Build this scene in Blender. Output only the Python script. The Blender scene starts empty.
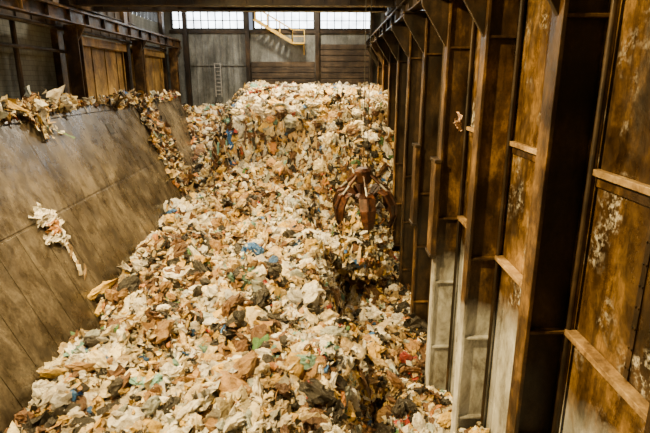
import bpy, bmesh, math, random
import numpy as np
from mathutils import Vector, Matrix
SEED=7
rng=np.random.default_rng(SEED); random.seed(SEED)
H=11.0   # eye height above pit floor; everything is authored relative to eye level, then lifted
scene=bpy.context.scene
col=scene.collection

# ---------------------------------------------------------------- materials
def mat_new(name):
    m=bpy.data.materials.new(name); m.use_nodes=True
    nt=m.node_tree; nt.nodes.clear()
    out=nt.nodes.new('ShaderNodeOutputMaterial'); b=nt.nodes.new('ShaderNodeBsdfPrincipled')
    nt.links.new(b.outputs[0],out.inputs[0]); return m,nt,b
def N(nt,t,**kw):
    n=nt.nodes.new(t)
    for k,v in kw.items(): setattr(n,k,v)
    return n
def noise(nt,scale,vec=(1,1,1),detail=6,rough=.6,dist=0,loc=(0,0,0)):
    tc=N(nt,'ShaderNodeTexCoord'); mp=N(nt,'ShaderNodeMapping'); mp.inputs['Scale'].default_value=vec; mp.inputs['Location'].default_value=loc
    nz=N(nt,'ShaderNodeTexNoise'); nz.inputs['Scale'].default_value=scale; nz.inputs['Detail'].default_value=detail
    nz.inputs['Roughness'].default_value=rough; nz.inputs['Distortion'].default_value=dist
    nt.links.new(tc.outputs['Object'],mp.inputs[0]); nt.links.new(mp.outputs[0],nz.inputs['Vector'])
    return nz.outputs['Fac']
def ramp(nt,fac,stops):
    r=N(nt,'ShaderNodeValToRGB'); e=r.color_ramp.elements
    while len(e)<len(stops): e.new(.5)
    for i,(p,c) in enumerate(stops):
        e[i].position=p; e[i].color=(*c,1) if len(c)==3 else c
    nt.links.new(fac,r.inputs[0]); return r.outputs[0]
def mix(nt,a,b,fac,mode='MIX'):
    m=N(nt,'ShaderNodeMix',data_type='RGBA',blend_type=mode)
    for s,v in ((0,fac),(6,a),(7,b)):
        if isinstance(v,bpy.types.NodeSocket): nt.links.new(v,m.inputs[s])
        else: m.inputs[s].default_value=v if s==0 else (*v,1)
    return m.outputs[2]
def bump(nt,b,fac,strength,dist=.02):
    bp=N(nt,'ShaderNodeBump'); bp.inputs['Strength'].default_value=strength; bp.inputs['Distance'].default_value=dist
    nt.links.new(fac,bp.inputs['Height']); nt.links.new(bp.outputs[0],b.inputs['Normal'])
def zmask(nt,z_hi,z_lo,amp=1.6):
    tc=N(nt,'ShaderNodeTexCoord'); sx=N(nt,'ShaderNodeSeparateXYZ'); nt.links.new(tc.outputs['Object'],sx.inputs[0])
    ad=N(nt,'ShaderNodeMath',operation='MULTIPLY_ADD'); nt.links.new(noise(nt,.9),ad.inputs[0]); ad.inputs[1].default_value=amp
    nt.links.new(sx.outputs['Z'],ad.inputs[2])
    mr=N(nt,'ShaderNodeMapRange'); mr.inputs[1].default_value=z_hi+amp*.5; mr.inputs[2].default_value=z_lo+amp*.5
    nt.links.new(ad.outputs[0],mr.inputs[0]); return mr.outputs[0]
def weathered(name,c_dark,c_mid,c_light,rough=.6,metal=0.,streak=(1,1,.6),scale=1.1,bs=.4,grime=.75,drip=.45,pale=None):
    """blotchy base + fine speckle + dark vertical drips + soot patches"""
    m,nt,b=mat_new(name)
    a=ramp(nt,noise(nt,scale,streak,12,.72,.2),[(.36,c_dark),(.5,c_mid),(.66,c_light)])
    sp=ramp(nt,noise(nt,16,(1,1,1),6,.75),[(.38,(.45,.42,.38)),(.55,(1,1,1))])
    a=mix(nt,a,sp,.6,'MULTIPLY')
    d=ramp(nt,noise(nt,1.6,(1.5,1.5,.22),9,.7,.8,(3,1,7)),[(.42,(.25,.23,.2)),(.56,(1,1,1))])
    a=mix(nt,a,d,drip,'MULTIPLY')
    g=ramp(nt,noise(nt,.42,(1,1,.8),8,.68,.6,(9,4,2)),[(.42,(.2,.18,.16)),(.58,(1,1,1))])
    a=mix(nt,a,g,grime,'MULTIPLY')
    if pale: 
        p=ramp(nt,noise(nt,1.5,(1,1,.5),10,.72,.4),[(.34,(.12,.10,.08)),(.48,(.36,.36,.35)),(.64,(.64,.65,.67))])
        a=mix(nt,a,p,zmask(nt,*pale))
    nt.links.new(a,b.inputs['Base Color'])
    b.inputs['Metallic'].default_value=metal
    r=N(nt,'ShaderNodeMapRange'); r.inputs[1].default_value=.3; r.inputs[2].default_value=.7
    r.inputs[3].default_value=max(rough-.18,.05); r.inputs[4].default_value=min(rough+.22,1)
    nt.links.new(noise(nt,2.2,(1,1,.6),8),r.inputs[0]); nt.links.new(r.outputs[0],b.inputs['Roughness'])
    bump(nt,b,noise(nt,11,(1,1,.8),10,.75),bs)
    return m
def plain(name,c,rough=.6,metal=0.):
    return weathered(name,tuple(x*.6 for x in c),c,tuple(min(1,x*1.25) for x in c),rough,metal,(1,1,1),2.5,.2,.3,.2)

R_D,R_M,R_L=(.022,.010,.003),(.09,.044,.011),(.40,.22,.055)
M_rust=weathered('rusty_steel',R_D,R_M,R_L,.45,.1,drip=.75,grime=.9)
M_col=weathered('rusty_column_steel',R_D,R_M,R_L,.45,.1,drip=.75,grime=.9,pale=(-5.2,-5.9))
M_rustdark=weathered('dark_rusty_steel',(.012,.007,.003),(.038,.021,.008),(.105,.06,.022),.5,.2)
M_ledge=weathered('worn_ledge_steel',(.13,.07,.025),(.4,.25,.1),(.66,.46,.22),.5,0,(1,1,1),2,.3,.5,.3)
M_slab=weathered('scuffed_slab_steel',(.075,.06,.044),(.15,.125,.095),(.25,.215,.17),.28,.3,(1,.6,.5),.8,.22,.8,.65)
M_conc=weathered('grimy_concrete',(.06,.06,.045),(.14,.14,.11),(.24,.24,.19),.85)
M_panel=weathered('back_wall_sheeting',(.11,.12,.11),(.22,.235,.23),(.34,.36,.35),.7,grime=.5)
M_board=weathered('brown_boarding',(.035,.022,.012),(.1,.066,.036),(.19,.13,.075),.7,0,(.4,2,2),1.2)
M_ochre=weathered('gold_lit_door_ochre',(.14,.07,.015),(.42,.25,.06),(.6,.4,.12),.6)  # ochre puts the left bay's golden light into the panel colour
M_yellow=plain('yellow_paint',(.9,.58,.1),.5)
M_black=plain('black_steel',(.022,.018,.014),.5,.4)
M_grab=weathered('grab_steel',(.022,.007,.003),(.085,.028,.01),(.24,.085,.028),.42,.3,(1,1,1),3)
M_greyst=plain('grey_steel',(.4,.4,.39),.5,.3)
M_floor=weathered('dirty_floor',(.03,.025,.02),(.08,.065,.045),(.15,.12,.08),.9)
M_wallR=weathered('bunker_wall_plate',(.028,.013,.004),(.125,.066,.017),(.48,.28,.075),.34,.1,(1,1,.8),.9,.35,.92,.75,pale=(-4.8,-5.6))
def glass_reflection(m):  # pale blotches painted on the plates to suggest the cab window's reflection
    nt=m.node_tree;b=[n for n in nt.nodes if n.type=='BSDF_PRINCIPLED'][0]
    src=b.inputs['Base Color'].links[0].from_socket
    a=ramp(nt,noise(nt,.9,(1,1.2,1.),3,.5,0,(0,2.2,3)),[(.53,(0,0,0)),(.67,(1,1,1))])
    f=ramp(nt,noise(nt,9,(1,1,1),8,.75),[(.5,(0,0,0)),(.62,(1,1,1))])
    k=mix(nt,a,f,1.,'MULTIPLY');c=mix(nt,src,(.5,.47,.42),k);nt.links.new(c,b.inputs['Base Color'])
glass_reflection(M_wallR)
def block_mat():
    m,nt,b=mat_new('painted_block_wall')
    tc=N(nt,'ShaderNodeTexCoord'); sx=N(nt,'ShaderNodeSeparateXYZ'); cb=N(nt,'ShaderNodeCombineXYZ')
    nt.links.new(tc.outputs['Object'],sx.inputs[0]); nt.links.new(sx.outputs['Y'],cb.inputs[0]); nt.links.new(sx.outputs['Z'],cb.inputs[1])
    br=N(nt,'ShaderNodeTexBrick'); br.inputs['Scale'].default_value=1.3; br.inputs['Color1'].default_value=(.2,.205,.17,1)
    br.inputs['Color2'].default_value=(.165,.17,.14,1); br.inputs['Mortar'].default_value=(.09,.09,.075,1); br.inputs['Mortar Size'].default_value=.012
    nt.links.new(cb.outputs[0],br.inputs[0])
    g=ramp(nt,noise(nt,.6,(1,1,.5),10,.7),[(.38,(.3,.3,.28)),(.62,(1.,1.,1.))])
    c=mix(nt,br.outputs[0],g,1.0,'MULTIPLY'); nt.links.new(c,b.inputs['Base Color']); b.inputs['Roughness'].default_value=.8
    return m
M_block=block_mat()
def trash_mat():
    m,nt,b=mat_new('mixed_refuse')
    at=N(nt,'ShaderNodeAttribute',attribute_name='Col')
    g=ramp(nt,noise(nt,9,(1,1,1),7,.7),[(.36,(.38,.3,.2)),(.5,(1,1,1))])
    c=mix(nt,at.outputs['Color'],g,.7,'MULTIPLY')
    d=ramp(nt,noise(nt,.6,(1,1,1),6,.65),[(.38,(.42,.31,.16)),(.52,(1,1,1))])
    c=mix(nt,c,d,.68,'MULTIPLY')
    nt.links.new(c,b.inputs['Base Color'])
    r=N(nt,'ShaderNodeMapRange'); r.inputs[3].default_value=.12; r.inputs[4].default_value=.75
    nt.links.new(noise(nt,2.3,(1,1,1),2),r.inputs[0]); nt.links.new(r.outputs[0],b.inputs['Roughness'])
    bump(nt,b,noise(nt,18,(1,1,1),5,.75),.9,.05)
    return m
M_trash=trash_mat()
def emis(name,c,s):
    m=bpy.data.materials.new(name); m.use_nodes=True; nt=m.node_tree; nt.nodes.clear()
    o=N(nt,'ShaderNodeOutputMaterial'); e=N(nt,'ShaderNodeEmission'); e.inputs[1].default_value=s
    cc=ramp(nt,noise(nt,1.5,(1,1,1),4),[(.35,tuple(x*.6 for x in c)),(.6,c)]); nt.links.new(cc,e.inputs[0])
    nt.links.new(e.outputs[0],o.inputs[0]); return m
M_win=emis('daylit_glazing',(.86,.95,1.0),11)

# ---------------------------------------------------------------- mesh builder
class MB:
    def __init__(s): s.v=[];s.f=[];s.m=[]
    def add(s,vs,fs,mi=0):
        o=len(s.v); s.v+= [tuple(p) for p in vs]; s.f+=[[i+o for i in f] for f in fs]; s.m+=[mi]*len(fs)
    def box(s,x0,x1,y0,y1,z0,z1,mi=0,M=None):
        vs=[Vector((x,y,z)) for x in(x0,x1) for y in(y0,y1) for z in(z0,z1)]
        if M: vs=[M@p for p in vs]
        s.add(vs,[(0,1,3,2),(4,6,7,5),(0,4,5,1),(2,3,7,6),(0,2,6,4),(1,5,7,3)],mi)
    def beam(s,a,b,w,h=None,mi=0,up=(0,0,1)):
        a=Vector(a);b=Vector(b);h=h or w; d=(b-a).normalized(); u=Vector(up)
        if abs(d.dot(u))>.98:u=Vector((1,0,0))
        r=d.cross(u).normalized(); u=r.cross(d)
        vs=[p+r*sx*w/2+u*sz*h/2 for p in(a,b) for sx,sz in((-1,-1),(1,-1),(1,1),(-1,1))]
        s.add(vs,[(0,3,2,1),(4,5,6,7),(0,1,5,4),(1,2,6,5),(2,3,7,6),(3,0,4,7)],mi)
    def tube(s,pts,rad,n=8,mi=0):
        rings=[];P=[Vector(p) for p in pts]
        rad=rad if isinstance(rad,(list,tuple)) else [rad]*len(P)
        for i,p in enumerate(P):
            d=(P[min(i+1,len(P)-1)]-P[max(i-1,0)]).normalized()
            u=Vector((0,0,1)) if abs(d.z)<.9 else Vector((1,0,0))
            r=d.cross(u).normalized();u=r.cross(d)
            rings.append([p+(r*math.cos(t)+u*math.sin(t))*rad[i] for t in [2*math.pi*k/n for k in range(n)]])
        vs=[q for R in rings for q in R]; fs=[]
        for i in range(len(P)-1):
            for k in range(n): fs.append((i*n+k,i*n+(k+1)%n,(i+1)*n+(k+1)%n,(i+1)*n+k))
        fs.append(tuple(range(n-1,-1,-1)));fs.append(tuple((len(P)-1)*n+k for k in range(n)))
        s.add(vs,fs,mi)
    def quadext(s,prof,axis_y0,axis_y1,mi=0):
        n=len(prof); vs=[(x,axis_y0,z) for x,z in prof]+[(x,axis_y1,z) for x,z in prof]
        fs=[tuple(range(n)),tuple(range(2*n-1,n-1,-1))]+[(i,i+n,(i+1)%n+n,(i+1)%n) for i in range(n)]
        s.add(vs,fs,mi)
    def obj(s,name,mats,parent=None,bevel=0,shear=0.):
        me=bpy.data.meshes.new(name)
        v=[(x+shear*y,y,z) for x,y,z in s.v] if shear else s.v
        me.from_pydata(v,[],s.f)
        for m in mats: me.materials.append(m)
        me.polygons.foreach_set('material_index',s.m)
        bm=bmesh.new();bm.from_mesh(me);bmesh.ops.recalc_face_normals(bm,faces=bm.faces);bm.to_mesh(me);bm.free()
        o=bpy.data.objects.new(name,me);col.objects.link(o)
        if parent:o.parent=parent
        if bevel:
            b=o.modifiers.new('bevel','BEVEL');b.width=bevel;b.segments=2;b.limit_method='ANGLE'
        return o
def empty(name,loc=(0,0,0)):
    e=bpy.data.objects.new(name,None);e.location=loc;col.objects.link(e);return e

# ---------------------------------------------------------------- room shell
SH=.03; RX=3.3
YF,YN=40.,-3.
XL=-11.2; CE=7.5; FL=-11.
b=MB();b.box(XL-.3,6.2,YN-.3,YF+.3,FL-.3,FL);b.obj('floor',[M_floor])
b=MB();b.box(XL-.3,6.2,YN-.3,YF+.3,CE,CE+.3)
for y in range(2,40,4): b.box(XL,5.5,y,y+.25,CE-.6,CE)
b.obj('ceiling',[M_rustdark])
b=MB();b.box(XL-.3,6.2,YN-.3,YN,FL,CE);b.obj('wall_near',[M_conc])
b=MB();b.box(RX+.78,RX+1.1,YN,YF,FL,CE)
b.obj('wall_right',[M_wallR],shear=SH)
b=MB()
b.box(XL-.3,XL,YN,33.2,FL,CE);b.box(XL-.3,XL,39.2,YF,FL,CE)
b.box(XL-.3,XL,33.2,39.2,FL,4.0);b.box(XL-.3,XL,33.2,39.2,5.5,CE)
b.obj('wall_left',[M_block])
W0,W1=3.7,5.6
b=MB()
b.box(XL-.3,6.0,YF,YF+.3,FL,W0);b.box(XL-.3,6.0,YF,YF+.3,W1,CE)
b.box(XL-.3,-10.6,YF,YF+.3,W0,W1);b.box(4.4,6.0,YF,YF+.3,W0,W1)
b.obj('wall_far',[M_panel])
def window(name,x0,x1,nx,nz,z0=W0,z1=W1):
    e=empty(name)
    g=MB();g.box(x0,x1,YF+.16,YF+.18,z0,z1);g.obj('glazing',[M_win],e)
    f=MB()
    f.box(x0,x1,YF-.05,YF+.15,z0,z0+.1);f.box(x0,x1,YF-.05,YF+.15,z1-.08,z1)
    for i in range(nx+1):
        x=x0+(x1-x0)*i/nx;w=.03 if 0<i<nx else .08
        f.box(x-w,x+w,YF-.03,YF+.15,z0,z1)
    for i in range(1,nz):
        z=z0+(z1-z0)*i/nz;f.box(x0,x1,YF,YF+.14,z-.025,z+.025)
    f.obj('muntins',[M_black],e)
window('window_1',-10.6,-5.2,10,3);window('window_2',-4.5,.05,8,3);window('window_3',.45,4.3,7,3)
e=empty('window_4');g=MB();g.box(XL-.2,XL-.18,33.2,39.2,4,5.5);g.obj('glazing',[M_win],e)
f=MB()
for i in range(9): f.box(XL-.17,XL+.04,33.2+i*.75-.05,33.2+i*.75+.05,4,5.5)
f.box(XL-.17,XL+.03,33.2,39.2,4.7,4.76);f.obj('muntins',[M_black],e)
b=MB()
for x in(-5.0,.25,4.35,-9.6): b.box(x-.16,x+.16,YF-.3,YF,-2,CE,0)
b.obj('far_wall_post',[M_rustdark])
b=MB();b.box(-10.8,4.4,YF-.12,YF,W0-.28,W0-.05);b.box(-10.8,4.4,YF-.16,YF,W1+.02,W1+.35);b.obj('trim_1',[M_rustdark])
b=MB()
for i in range(10):
    z=-1.5+i*.42; 
    if i<7: b.box(-4.8,.05,YF-.09,YF-.02,z,z+.37)
    b.box(.45,4.3,YF-.09,YF-.02,z,z+.37)
b.obj('wall_boarding',[M_board],bevel=.02)
b=MB()
for i in range(9): b.box(-9.4+i*.47,-9.36+i*.47,YF-.06,YF,-2,W0-.3)
b.box(-9.4,-5.2,YF-.1,YF,1.1,1.2);b.obj('sheeting_rib',[M_panel])
b=MB();lx=-7.3
for s_ in(-.22,.22): b.beam((lx+s_,YF-.35,-1.2),(lx+s_,YF-.35,1.3),.08)
for i in range(9): b.beam((lx-.22,YF-.35,-1.0+i*.28),(lx+.22,YF-.35,-1.0+i*.28),.06)
for z in(-.6,1.):
    for s_ in(-.22,.22): b.beam((lx+s_,YF-.35,z),(lx+s_,YF-.05,z),.05)
b.obj('wall_ladder',[M_greyst])
b=MB()
a0=Vector((-4.3,YF-.9,4.3));a1=Vector((-1.6,YF-.9,2.75))
for dy in(0,.6):
    o_=Vector((0,dy,0));b.beam(a0+o_,a1+o_,.06,.22)
    b.beam(a0+o_+Vector((0,0,.9)),a1+o_+Vector((0,0,.9)),.06)
    for t in(0,.33,.66,1): p=a0.lerp(a1,t)+o_; b.beam(p,p+Vector((0,0,.9)),.06)
for i in range(9):
    p=a0.lerp(a1,i/8); b.box(p.x-.13,p.x+.13,p.y,p.y+.6,p.z-.03,p.z+.03)
b.box(-1.6,-.7,YF-.95,YF-.05,2.62,2.72)
for x in(-1.6,-.7): b.beam((x,YF-.9,2.7),(x,YF-.9,3.6),.06)
b.beam((-1.6,YF-.9,3.6),(-.7,YF-.9,3.6),.06);b.beam((-1.6,YF-.9,3.15),(-.7,YF-.9,3.15),.05)
b.beam((-.75,YF-.5,2.6),(-.75,YF-.05,1.9),.07)
b.obj('access_stair',[M_yellow])

# ---------------------------------------------------------------- right wall steelwork
colY=[.7,4.2,7.7,11.3,14.9,18.4,21.9,25.4,28.9,32.4,35.9]
for i,y in enumerate(colY):
    x=RX
    b=MB()
    b.box(x,x+.07,y-.2,y+.2,FL,2.3)
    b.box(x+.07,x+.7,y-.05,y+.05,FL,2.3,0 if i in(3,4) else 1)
    b.box(x+.7,x+.775,y-.24,y+.24,FL,2.3)
    for z in(-8.5,-6.2,-4.1,.9,2.2):
        b.box(x+.05,x+.74,y-.17,y+.17,z-.03,z+.03)
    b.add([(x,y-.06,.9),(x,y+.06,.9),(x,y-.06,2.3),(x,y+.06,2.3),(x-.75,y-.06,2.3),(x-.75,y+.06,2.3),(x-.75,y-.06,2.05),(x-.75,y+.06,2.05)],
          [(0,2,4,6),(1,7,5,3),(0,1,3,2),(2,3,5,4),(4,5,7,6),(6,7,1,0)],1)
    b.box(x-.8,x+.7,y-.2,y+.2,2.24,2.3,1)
    if i in(4,5):
        b.box(x-.16,x-.002,y-.34,y+.34,-5.3,-2.3,0);b.box(x-.2,x,y-.38,y+.38,-5.3,-5.2,1);b.box(x-.2,x,y-.38,y+.38,-2.35,-2.25,1)
    b.tube([(x+.85-.2,y-.32,FL),(x+.85-.2,y-.32,2.2)],.045,8,1)
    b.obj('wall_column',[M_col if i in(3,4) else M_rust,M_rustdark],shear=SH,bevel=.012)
b=MB()
for i in range(len(colY)-1):
    y0,y1=colY[i]+.27,colY[i+1]-.27
    for z,wd in((-4.0,.2),(-1.33,.12)):
        b.box(RX+.78-wd,RX+.775,y0+.1,y1-.05,z-.05,z+.05)
        b.box(RX+.74,RX+.775,y0+.1,y1-.05,z-.22,z-.05,1)
b.obj('wall_ledge',[M_ledge,M_rust],shear=SH,bevel=.01)
b=MB()
for i in range(len(colY)-1):
    ym=(colY[i]+colY[i+1])/2
    b.box(RX+.76,RX+.778,ym-.05,ym+.05,-3.94,-1.56)
    for z in np.arange(-3.8,-1.6,.3):
        for s_ in(-.03,.03): b.box(RX+.745,RX+.761,ym+s_-.012,ym+s_+.012,z,z+.025)
b.obj('plate_cover_strip',[M_rust],shear=SH)
def igirder(b,x,z0,z1,y0,y1,w=.4):
    b.box(x-w/2,x+w/2,y0,y1,z0,z0+.05);b.box(x-w/2,x+w/2,y0,y1,z1-.05,z1);b.box(x-.03,x+.03,y0,y1,z0,z1)
    y=y0+.5
    while y<y1: b.box(x-w/2+.03,x+w/2-.03,y,y+.03,z0,z1); y+=1.75
    b.box(x-.04,x+.04,y0,y1,z1,z1+.1)
b=MB();igirder(b,RX-.4,2.3,2.85,YN+.05,YF-.32);b.obj('crane_runway_girder',[M_rustdark],shear=SH)
b=MB();igirder(b,-10.1,2.3,2.85,YN+.05,YF-.32);b.obj('crane_runway_girder',[M_rust])
b=MB();b.tube([(RX+.3,YN+.05,3.3),(RX+.3,YF-.1,3.3)],.12,12)
for y in range(0,40,4): b.box(RX+.25,RX+.78,y,y+.1,3.1,3.2)
b.obj('service_pipe',[M_rustdark],shear=SH)

# ---------------------------------------------------------------- left side
T=(-9.6,-1.1); K=.456
def sp(d,off=0):
    n=Vector((1,0,K)).normalized(); return (T[0]+K*d+n.x*off, T[1]-d+n.z*off)
def slab(name,y0,y1):
    b=MB(); D=9.6
    b.quadext([sp(0),sp(D),sp(D,-.3),sp(0,-.3)],y0,y1)
    b.quadext([sp(-.12,.05),sp(.22,.05),sp(.22,.002),sp(-.02,0),sp(-.02,-.34),sp(-.12,-.36)],y0,y1)
    y=y0
    while y<y1-.3:
        y2=min(y+6.3,y1); b.quadext([sp(.26,.02),sp(2.95,.02),sp(2.95,.002),sp(.26,.002)],y+.006,y2-.006); y=y2
    y=y0
    while y<y1-.2:
        y2=min(y+1.05,y1); b.quadext([sp(3.02,.035),sp(D,.035),sp(D,.002),sp(3.02,.002)],y+.014,y2-.014); y=y2
    for yy in (y0+(y1-y0)*.84,):
        b.quadext([sp(.75,.05),sp(1.2,.05),sp(1.2,.03),sp(.75,.03)],yy-.25,yy+.25,1)
    return b.obj(name,[M_slab,M_black],bevel=.012)
slab('inclined_chute_slab',-2.5,27.6); slab('inclined_chute_slab',29.0,36.2)
b=MB();b.box(XL,-9.75,YN,YF-.02,-2.1,-1.75);b.obj('tipping_deck',[M_conc])
b=MB();b.quadext([sp(.6,-.1),sp(9.6,-.1),sp(9.6,-.4),sp(.6,-.4)],27.62,28.98);b.obj('chute_gap_panel',[M_rustdark])
for y in(5,14,23,31.2,38.8):
    b=MB()
    x=-10.35
    b.box(x-.28,x+.28,y-.05-.15,y-.15,-1.75,2.3);b.box(x-.28,x+.28,y+.15,y+.2,-1.75,2.3);b.box(x-.04,x+.04,y-.15,y+.15,-1.75,2.3)
    b.box(x-.4,x+.4,y-.35,y+.35,-1.75,-1.68)
    b.add([(x+.04,y-.05,1.4),(x+.04,y+.05,1.4),(x+.04,y-.05,2.3),(x+.04,y+.05,2.3),(x+.6,y-.05,2.3),(x+.6,y+.05,2.3)],[(0,2,4),(1,5,3),(0,1,3,2),(2,3,5,4),(4,5,1,0)])
    b.box(XL+.02,XL+.3,y-.25,y+.25,-1.75,CE-.1)
    b.obj('runway_column',[M_rust],bevel=.01)
for k,(y0,y1) in enumerate(((24.,30.4),(32.2,38.))):
    b=MB(); b.box(XL+.01,XL+.12,y0,y1,-1.74,1.6)
    y=y0+.8
    while y<y1: b.box(XL+.12,XL+.16,y-.03,y+.03,-1.7,1.6); y+=1.6
    b.box(XL+.01,XL+.22,y0-.15,y0,-1.75,1.9);b.box(XL+.01,XL+.22,y1,y1+.15,-1.75,1.9);b.box(XL+.01,XL+.4,y0-.15,y1+.15,1.6,2.0)
    b.obj('door_%d'%(k+1),[M_ochre],bevel=.01)
b=MB()
for z in(3.3,4.2): b.tube([(XL+.15,YN,z),(XL+.15,33,z)],.06,8)
b.tube([(XL+.45,YN,2.15),(XL+.45,38.4,2.15)],.09,8)
b.tube([(XL+.5,YN,1.2),(XL+.5,23,1.2)],.07,8);b.tube([(XL+.35,10,-1.7),(XL+.35,10,1.2)],.07,8);b.tube([(XL+.3,19.5,-1.7),(XL+.3,19.5,2.1)],.1,8)
b.obj('wall_conduit',[M_rustdark])
b=MB();b.box(XL+.02,XL+.1,YN,32.9,2.3,5.6)
y=YN
while y<32.5: b.box(XL+.1,XL+.16,y,y+.08,2.3,5.6);y+=1.1
b.obj('wall_spandrel_sheeting',[M_board])

# ---------------------------------------------------------------- bridge crane + grab
GX,GY,GZ=2.25,22.0,-4.85
cr=empty('bridge_crane')
b=MB()
for y in(22.9,24.6):
    b.box(-9.9,3.35,y-.25,y+.25,3.05,3.12);b.box(-9.9,3.35,y-.25,y+.25,4.1,4.17);b.box(-9.9,3.35,y-.18,y+.18,3.1,4.12)
    for i in range(12): b.box(-9.5+i*1.1,-9.45+i*1.1,y-.23,y+.23,3.1,4.12)
for x in(-10.1,3.6): b.box(x-.2,x+.2,22.,25.4,2.97,3.5)
b.obj('bridge_girders',[M_rustdark],cr)
b=MB()
b.box(GX-1,GX+1,21.4,25,4.2,4.5);b.tube([(GX-.7,GY,4.85),(GX+.7,GY,4.85)],.38,16);b.box(GX-1,GX-.6,23,24.4,4.5,5.2)
b.obj('hoist_trolley',[M_rustdark],cr)
b=MB()
for dx,dy in((-.12,-.1),(.12,-.1),(-.12,.05),(.12,.05)):
    b.tube([(GX+dx,GY+dy,4.8),(GX+dx*.7,GY+dy*.7,GZ+1.0)],.01,6)
b.obj('hoist_ropes',[M_black],cr)
b=MB()
b.tube([(0,0,1.05),(0,0,.95),(0,0,.5),(0,0,.4)],[.25,.4,.4,.3],14)
b.tube([(0,0,.4),(0,0,-.1)],.16,12)
b.tube([(0,0,-.1),(0,0,-.15),(0,0,-.4),(0,0,-.5)],[.3,.42,.42,.2],14)
for k in range(6):
    a=2*math.pi*k/6+.25; ca,sa=math.cos(a),math.sin(a)
    P=lambda r,z,t=0:(ca*r-sa*t,sa*r+ca*t,z)
    prof=[(.42,-.2,.16),(.85,.16,.3),(1.2,.05,.36),(1.45,-.4,.36),(1.48,-.85,.3),(1.32,-1.25,.2),(1.05,-1.6,.05)]
    vs=[];fs=[]
    for (r,z,w) in prof:
        for t,dr in((-w,0),(0,.07),(w,0)): vs.append(P(r+dr,z,t))
        for t,dr in((w,-.09),(0,-.03),(-w,-.09)): vs.append(P(r+dr,z-.03,t))
    n=6
    for i in range(len(prof)-1):
        for j in range(n): fs.append((i*n+j,i*n+(j+1)%n,(i+1)*n+(j+1)%n,(i+1)*n+j))
    fs.append(tuple(range(n)));fs.append(tuple((len(prof)-1)*n+j for j in range(n-1,-1,-1)))
    b.add(vs,fs,0)
    for i in range(len(prof)-1):
        b.beam(P(prof[i][0]+.08,prof[i][1]+.02),P(prof[i+1][0]+.08,prof[i+1][1]+.02),.08,.12)
    b.tube([P(.36,.75),P(.8,.42)],.075,8);b.tube([P(.8,.42),P(1.2,.1)],.045,8,1)
    b.tube([P(1.17,.1,-.12),P(1.17,.1,.12)],.07,8)
go=b.obj('orange_peel_grab',[M_grab,M_greyst],cr,bevel=.008)
go.location=(GX-.05,GY,GZ); go.rotation_euler=(math.radians(4),math.radians(-5),.3); go.scale=(.97,.97,1.08)

# ---------------------------------------------------------------- refuse heap
def vnoise(seed):
    g=np.random.default_rng(seed).random((64,64))
    def f(x,y):
        xi=np.floor(x).astype(int);yi=np.floor(y).astype(int);fx=x-xi;fy=y-yi
        fx=fx*fx*(3-2*fx);fy=fy*fy*(3-2*fy)
        a=g[xi%64,yi%64];b_=g[(xi+1)%64,yi%64];c=g[xi%64,(yi+1)%64];d=g[(xi+1)%64,(yi+1)%64]
        return (a*(1-fx)+b_*fx)*(1-fy)+(c*(1-fx)+d*fx)*fy-.5
    return f
n1,n2,n3,n4,n5,n6=[vnoise(s) for s in(11,12,13,14,15,16)]
LY=([4,10,15,20,25,28,31,33,35,37,40],[-7.6,-7.45,-7.2,-6.9,-6.4,-6.1,-5.6,-5.0,-3.6,-2.4,-2.0])
CY=([4,10,15,20,24,27,29.0,29.25,29.7,31.5,33,40],[-7.9,-7.4,-6.9,-6.4,-5.9,-5.4,-5.1,-2.7,-1.8,-1.4,-1.0,-.65])
RY=([4,10,13,16,20,23,25.5,27.2,27.5,28.2,29.8,31,33,40],[-9.4,-9.4,-10.,-10.4,-10.4,-9.5,-8.4,-7.2,-4.4,-2.8,-2.0,-1.4,-.9,-.6])
def ss(a,b_,x):
    t=np.clip((x-a)/(b_-a),0,1);return t*t*(3-2*t)
def height(x,y,fine=True):
    yw=y+1.5*n4(x*.45+5,y*.2)+.6*n3(x*1.3,7.5+0*y)
    l=np.interp(yw,*LY);c=np.interp(yw,*CY);r=np.interp(yw,*RY)
    rc=np.interp(y,[8,15,23,28],[1.0,.6,-.7,-.6])
    xr=x+1.3*n1(x*.1+3,y*.45)-rc
    z=l+(c-l)*ss(-6.6,-4.6,x); z=z+(r-z)*ss(-.3,.8,xr)*.85
    z=z+(1.1-.75*ss(28,31,y))*n2(x*.5,y*.5)+(.8-.3*ss(29,32,y))*n3(x*1.2,y*1.2)
    if fine: z=z+.5*n5(x*2.9,y*2.9)+.28*n6(x*6,y*6)
    return np.maximum(z,-10.75)
def slabx(z): return T[0]+K*(T[1]-z)
nx,ny=150,380
xs=np.linspace(-11.1,4.6,nx);ys=np.linspace(3.,39.6,ny)
X,Y=np.meshgrid(xs,ys)
XX=np.minimum(X,RX+.7+SH*Y)
Z=height(XX,Y)-.1
lim=T[1]-(XX-T[0])/K-.45
Z=np.where(Y<36.5,np.minimum(Z,np.maximum(lim,-10.9)),Z)
Z=np.where((XX<-9.6)&(Y<36.5),-9,Z)
Z=np.maximum(Z,-10.8)
V=[np.stack([XX,Y,Z],-1).reshape(-1,3)]
idx=np.arange(nx*ny).reshape(ny,nx)
q=np.stack([idx[:-1,:-1],idx[:-1,1:],idx[1:,1:],idx[1:,:-1]],-1).reshape(-1,4)
F=[np.concatenate([q[:,[0,1,2]],q[:,[0,2,3]]])]
C=[np.tile(np.array([[.035,.019,.008]]),(nx*ny,1))]
off=nx*ny

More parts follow.
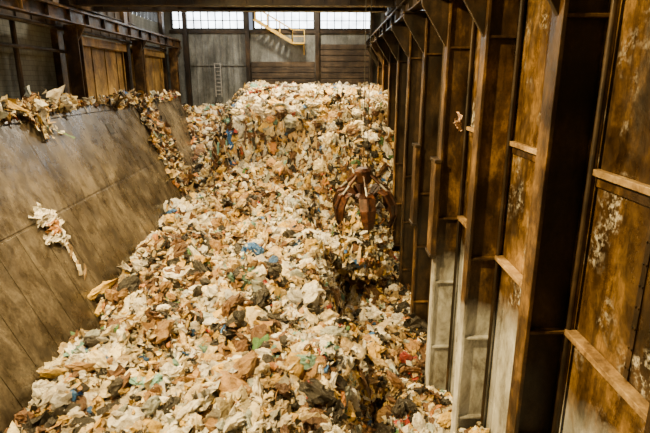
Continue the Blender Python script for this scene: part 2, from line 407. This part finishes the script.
def ico(sub,seed,amp):
    bm=bmesh.new();bmesh.ops.create_icosphere(bm,subdivisions=sub,radius=1)
    r=np.random.default_rng(seed)
    v=np.array([p.co[:] for p in bm.verts]);f=np.array([[q.index for q in p.verts] for p in bm.faces]);bm.free()
    for _ in range(6):
        d=r.normal(size=3);d/=np.linalg.norm(d);v=v*(1+amp*.7*np.sin(v@d*r.uniform(2,8)+r.uniform(0,6)))[:,None]
    v=v*(1+r.normal(0,amp,len(v)))[:,None]+r.normal(0,amp*.3,v.shape); return v,f
def sheet(n,m,seed,amp,asp):
    r=np.random.default_rng(seed);u,w=np.meshgrid(np.linspace(-1,1,n),np.linspace(-1,1,m))
    z=amp*np.sin(u*r.uniform(1,3)+r.uniform(0,6))*np.sin(w*r.uniform(1,3)+r.uniform(0,6))*1.4+r.normal(0,amp*.55,u.shape)
    v=np.stack([u+r.normal(0,.16,u.shape),(w+r.normal(0,.16,u.shape))*asp,z],-1).reshape(-1,3)
    i=np.arange(n*m).reshape(m,n);q=np.stack([i[:-1,:-1],i[:-1,1:],i[1:,1:],i[1:,:-1]],-1).reshape(-1,4)
    return v,np.concatenate([q[:,[0,1,2]],q[:,[0,2,3]]])
def boxt(seed):
    r=np.random.default_rng(seed)
    v=np.array([[x,y,z] for x in(-1,1) for y in(-.7,.7) for z in(-.5,.5)],float)+r.normal(0,.1,(8,3))
    f=[(0,1,3,2),(4,6,7,5),(0,4,5,1),(2,3,7,6),(0,2,6,4),(1,5,7,3)]
    return v,np.array([t for a in f for t in((a[0],a[1],a[2]),(a[0],a[2],a[3]))])
def bottle():
    n=8;pr=[(0,-1),(.33,-1),(.36,-.8),(.36,.3),(.14,.65),(.12,.9),(0,.9)];v=[];f=[]
    for r_,z in pr:
        for k in range(n): v.append((r_*math.cos(k*2*math.pi/n),z,r_*math.sin(k*2*math.pi/n)))
    for i in range(len(pr)-1):
        for k in range(n):
            a=i*n+k;b_=i*n+(k+1)%n;f+=[(a,b_,b_+n),(a,b_+n,a+n)]
    return np.array(v),np.array(f)
TB=[ico(1,100+i,.22) for i in range(12)]
TB2=[ico(3,200+i,.085) for i in range(12)]
TS=[sheet(5,5,300+i,.5,random.uniform(.5,1)) for i in range(14)]
TS2=[sheet(9,8,330+i,.34,random.uniform(.5,1)) for i in range(8)]
TP=[sheet(2,7,400+i,.3,4.) for i in range(6)]
TX=[boxt(500+i) for i in range(6)]
TBT=[bottle()]
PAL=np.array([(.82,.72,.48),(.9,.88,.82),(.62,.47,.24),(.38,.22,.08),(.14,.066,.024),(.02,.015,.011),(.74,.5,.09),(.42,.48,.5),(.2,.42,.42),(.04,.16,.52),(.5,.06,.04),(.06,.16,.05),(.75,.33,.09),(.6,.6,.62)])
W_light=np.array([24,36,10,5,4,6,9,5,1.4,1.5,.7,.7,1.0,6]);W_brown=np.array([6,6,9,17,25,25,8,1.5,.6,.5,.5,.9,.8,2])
def place(tmpls,pos,nrm,size,colr,tilt,aniso=(1,1,1),vertical=False):
    global off
    n=len(pos)
    if n==0:return
    which=rng.integers(0,len(tmpls),n)
    nrm=nrm/np.linalg.norm(nrm,axis=1,keepdims=True)
    nr=nrm+rng.normal(0,tilt,(n,3));nr/=np.linalg.norm(nr,axis=1,keepdims=True)
    t=rng.normal(size=(n,3))
    if vertical: t=np.tile([0,0,-1.],(n,1))+rng.normal(0,.25,(n,3))
    t-= (t*nr).sum(1,keepdims=True)*nr;t/=np.linalg.norm(t,axis=1,keepdims=True)
    s=np.cross(nr,t)
    if vertical: s,t=-s,t
    R=np.stack([s,t,nr],-1)
    sc=size[:,None]*np.array(aniso)*rng.uniform(.65,1.4,(n,3))
    for k,(tv,tf) in enumerate(tmpls):
        m=np.where(which==k)[0]
        if len(m)==0:continue
        loc=tv[None]*sc[m][:,None,:]
        v=np.einsum('nij,nkj->nki',R[m],loc)+pos[m][:,None,:]
        v[...,2]=np.maximum(v[...,2],-10.95)
        V.append(v.reshape(-1,3));F.append((tf[None]+(np.arange(len(m))*len(tv))[:,None,None]+off).reshape(-1,3))
        c=np.repeat(colr[m],len(tv),0)*rng.uniform(.85,1.1,(len(m)*len(tv),1));C.append(c)
        off+=len(m)*len(tv)
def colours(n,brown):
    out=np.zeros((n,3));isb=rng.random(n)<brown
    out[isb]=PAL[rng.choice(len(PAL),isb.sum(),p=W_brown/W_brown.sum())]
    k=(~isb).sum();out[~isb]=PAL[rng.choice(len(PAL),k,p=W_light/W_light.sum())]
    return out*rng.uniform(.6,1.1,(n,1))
M_=700000
cx=rng.uniform(-10.9,4.7,M_);cy=rng.uniform(5.5,39.3,M_)
def grad(x,y,e=.15):
    return (height(x+e,y,False)-height(x-e,y,False))/(2*e),(height(x,y+e,False)-height(x,y-e,False))/(2*e)
gx,gy=grad(cx,cy);cz=height(cx,cy)
ok=(cx<RX+.62+SH*cy)&((cx>slabx(cz)+.12)|(cy>36.4))
for y in colY: ok&=~((np.abs(cy-y)<.28)&(cx>RX-.1+SH*cy))
w=np.sqrt(1+gx**2+gy**2)**1.1/cy*ok
NP=112000
sel=rng.choice(M_,NP,replace=False,p=w/w.sum())
px,py,pz,pgx,pgy=cx[sel],cy[sel],cz[sel],gx[sel],gy[sel]
nrm=np.stack([-pgx,-pgy,np.ones(NP)],-1)
pos=np.stack([px,py,pz],-1)+nrm/np.linalg.norm(nrm,axis=1,keepdims=True)*rng.uniform(-.08,.13,(NP,1))
steep=np.hypot(pgx,pgy)
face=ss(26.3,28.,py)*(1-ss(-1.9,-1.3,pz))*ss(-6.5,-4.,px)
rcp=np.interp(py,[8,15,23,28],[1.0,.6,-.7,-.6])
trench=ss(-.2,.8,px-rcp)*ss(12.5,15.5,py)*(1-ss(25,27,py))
brown=np.clip(.29+1.6*n1(px*.55+9,py*.55)+1.3*n4(px*1.7,py*1.7)+.1*(steep>1)+.42*face+.42*trench+.32*ss(-4.5,-7,px)*(py<17),.05,.96)  # browner pieces on cliff face and in trench colour in shade and dirt
size=np.exp(rng.normal(np.log(.062),.58,NP))*(1+.014*py)
size=np.clip(size,.026,.34)
cl=colours(NP,brown)
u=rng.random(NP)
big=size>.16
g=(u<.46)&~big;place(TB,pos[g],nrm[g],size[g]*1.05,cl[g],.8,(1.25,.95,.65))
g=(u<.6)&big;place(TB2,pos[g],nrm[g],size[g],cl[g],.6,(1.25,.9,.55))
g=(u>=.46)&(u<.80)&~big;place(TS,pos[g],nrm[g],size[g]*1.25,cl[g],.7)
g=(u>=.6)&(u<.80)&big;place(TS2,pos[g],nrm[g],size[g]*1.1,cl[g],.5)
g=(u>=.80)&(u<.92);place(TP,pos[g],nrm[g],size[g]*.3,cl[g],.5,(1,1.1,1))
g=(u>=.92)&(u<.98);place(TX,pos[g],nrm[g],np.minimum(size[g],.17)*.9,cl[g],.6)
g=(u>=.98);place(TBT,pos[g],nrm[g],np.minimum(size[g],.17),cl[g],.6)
st=np.where((steep>1.0)&(py>16))[0];st=rng.choice(st,min(2600,len(st)),replace=False)
place(TP,pos[st]+nrm[st]/np.linalg.norm(nrm[st],axis=1,keepdims=True)*.08,nrm[st]*np.array([1,1,.2]),.05*rng.uniform(.5,1.6,len(st)),colours(len(st),np.full(len(st),.5)),.3,(1,1.4,1),vertical=True)
def litter(n,fy,fd,sz,brown=.35,vert=.3):
    yy=fy(n);dd=fd(n);P=np.array([[*(lambda p:(p[0],0,p[1]))(sp(d,.06))] for d in dd]);P[:,1]=yy
    nn=np.tile([1,0,K],(n,1)).astype(float);s_=np.clip(np.exp(rng.normal(np.log(sz),.4,n)),.04,.3);c_=colours(n,np.full(n,brown));u_=rng.random(n)
    P=P+rng.uniform(0,.16,(n,1))*nn
    a=u_<.3;place(TB,P[a],nn[a],s_[a],c_[a],.6,(1,1,.6));a=(u_>=.3)&(u_<1-vert);place(TS,P[a],nn[a],s_[a]*1.3,c_[a],.6)
    a=u_>=1-vert;place(TP,P[a],nn[a],s_[a]*.26,c_[a],.3,(1,1.3,1),vertical=True)
litter(1700,lambda n:28.3+rng.normal(0,.6,n),lambda n:rng.uniform(-.2,5.4,n),.13,.7)
litter(420,lambda n:rng.uniform(14.5,20.5,n),lambda n:rng.normal(-.2,.12,n),.09,.35,.2)
litter(70,lambda n:rng.normal(17.6,.35,n),lambda n:rng.uniform(0,.8,n),.1,.15,.5)
litter(80,lambda n:rng.uniform(20.5,24.5,n),lambda n:rng.normal(-.15,.08,n),.08,.5)
litter(260,lambda n:rng.uniform(24.5,28,n),lambda n:rng.normal(-.15,.12,n),.1,.5)
litter(120,lambda n:rng.uniform(29.3,36,n),lambda n:rng.normal(-.12,.1,n),.09,.45)
litter(450,lambda n:rng.uniform(-1,15,n),lambda n:rng.normal(-.14,.12,n),.09,.4,.25)
n=1700;a=rng.uniform(0,6.28,n);zz=rng.uniform(-3.6,-.7,n);r=np.sqrt(rng.random(n))*(1.15+.4*np.clip(-(zz+1.2),0,1));r=np.minimum(r,1.5)
P=np.stack([GX-.2+r*np.cos(a),GY+r*np.sin(a),GZ+zz],-1);P[:,0]=np.minimum(P[:,0],3.7);nn=np.stack([np.cos(a),np.sin(a),np.full(n,.3)],-1)
cc=colours(n,np.full(n,.2));s_=rng.uniform(.07,.2,n)
place(TB,P[:600],nn[:600],s_[:600],cc[:600],.6);place(TS,P[600:1350],nn[600:1350],s_[600:1350],cc[600:1350],.6)
place(TP,P[1350:],nn[1350:],s_[1350:]*.3,cc[1350:],.3,(1,1.3,1),vertical=True)

def soup_obj(name,V,F,C,mat):
    V=np.concatenate(V).astype(np.float32);F=np.concatenate(F).astype(np.int32);C=np.concatenate(C)
    me=bpy.data.meshes.new(name);nv,nf=len(V),len(F)
    me.vertices.add(nv);me.vertices.foreach_set('co',V.ravel());me.loops.add(nf*3);me.loops.foreach_set('vertex_index',F.ravel())
    me.polygons.add(nf);me.polygons.foreach_set('loop_start',np.arange(0,nf*3,3,dtype=np.int32));
    me.update(calc_edges=True)
    me.polygons.foreach_set('use_smooth',np.zeros(nf,dtype=bool))
    at=me.color_attributes.new('Col','FLOAT_COLOR','POINT')
    at.data.foreach_set('color',np.concatenate([np.clip(C,0,.9),np.ones((nv,1))],1).astype(np.float32).ravel())
    me.materials.append(mat)
    o=bpy.data.objects.new(name,me);col.objects.link(o);print(name,nv,nf);return o
soup_obj('refuse_heap',V,F,C,M_trash)
V=[];F=[];C=[];off=0
rng=np.random.default_rng(3)
def one(t,p,s,c,al=0,vert=True,an=(1,1,1)):
    place(t,np.array([p],float),np.array([[1,-.3,K]],float),np.array([s]),np.array([c]),.12,an,vert)
WH=(.85,.83,.78);BR=(.42,.2,.06)
for d,dy,o_,s_,c in((2.75,0,.1,.22,WH),(3.0,-.12,.14,.3,WH),(3.2,.18,.16,.28,(.8,.76,.66)),(3.3,-.02,.24,.2,BR),(3.5,.2,.14,.24,WH),(3.5,-.2,.16,.22,WH),(3.0,.35,.12,.2,WH),(3.75,.2,.1,.16,WH)):
    q=sp(d,o_);one(TS2,(q[0],14.7+dy,q[1]),s_,c,an=(1.,1.0,.8))
for i in range(7):
    q=sp(3.8+.17*i,.12);one(TP,(q[0],14.9+rng.normal(0,.05),q[1]),.04,(.7,.62,.45) if i%2 else (.3,.2,.1),0,True,(1.3,1.1,1))
soup_obj('torn_plastic_bag',V,F,C,M_trash)
V=[];F=[];C=[];off=0
one(TS2,(RX+.45,13.2,-1.12),.2,(.8,.6,.45));one(TS2,(RX+.5,13.25,-.95),.15,(.75,.5,.35))
soup_obj('snagged_cloth',V,F,C,M_trash)

# ---------------------------------------------------------------- lamps
def lamp(x,y,z,energy,tgt,colr=(1,.7,.26),ang=125,size=.18):
    e=empty('floodlight',(x,y,z))
    d=Vector(tgt)-Vector((x,y,z));q=d.to_track_quat('-Z','Y')
    b=MB();b.tube([(0,0,.35),(0,0,.3),(0,0,.15),(0,0,-.02)],[.1,.16,.2,.36],16)
    o=b.obj('housing',[M_greyst],e);o.rotation_euler=q.to_euler()
    b=MB();b.tube([(0,0,.2),(0,0,CE-z)],.03,6);b.obj('drop_rod',[M_greyst],e)
    l=bpy.data.lights.new('bulb','SPOT');l.spot_size=math.radians(ang);l.spot_blend=.7;l.shadow_soft_size=size;l.energy=energy;l.color=colr
    lo=bpy.data.objects.new('bulb',l);lo.location=d.normalized()*.06;lo.rotation_euler=q.to_euler();lo.parent=e;col.objects.link(lo)
def fill_lamp(x,y,z,energy,colr=(1,.84,.6),size=.8):  # unseen fill lamp, added to brighten the upper and left walls
    e=empty('added_fill_lamp',(x,y,z))
    b=MB();b.tube([(0,0,.5),(0,0,.45),(0,0,.3),(0,0,0)],[.1,.16,.2,.5],16);b.tube([(0,0,.5),(0,0,CE-z)],.02,6);b.obj('housing',[M_greyst],e)
    l=bpy.data.lights.new('bulb','AREA');l.shape='DISK';l.size=size;l.energy=energy;l.color=colr
    lo=bpy.data.objects.new('bulb',l);lo.location=(0,0,-.03);lo.parent=e;col.objects.link(lo)
lamp(-6,6.5,6.0,29000,(0,10,-8))
lamp(-6.5,17,6.0,30000,(0,17,-8))
lamp(1.5,31.3,6.2,17000,(1,31.,-5))
lamp(-4,31.3,6.2,12000,(-4,30.5,-5))
for x,y,e_ in((-5.5,1,300),(-7.5,12,350),(-8,24,800),(-7,34.,600),(-1,36.5,1200),(0,18.5,350)): fill_lamp(x,y,6.5,e_)
w=bpy.data.worlds.new('world');scene.world=w;w.use_nodes=True
w.node_tree.nodes['Background'].inputs[0].default_value=(.7,.8,1,1);w.node_tree.nodes['Background'].inputs[1].default_value=.5

cam=bpy.data.cameras.new('camera');cam.lens=500/650*36;cam.sensor_width=36;cam.clip_end=200;cam.clip_start=.05
co=bpy.data.objects.new('camera',cam);col.objects.link(co)
co.rotation_euler=(math.radians(90-15.2),0,math.radians(-1.2))
scene.camera=co
for o in list(col.objects):
    if o.parent is None: o.location.z+=H
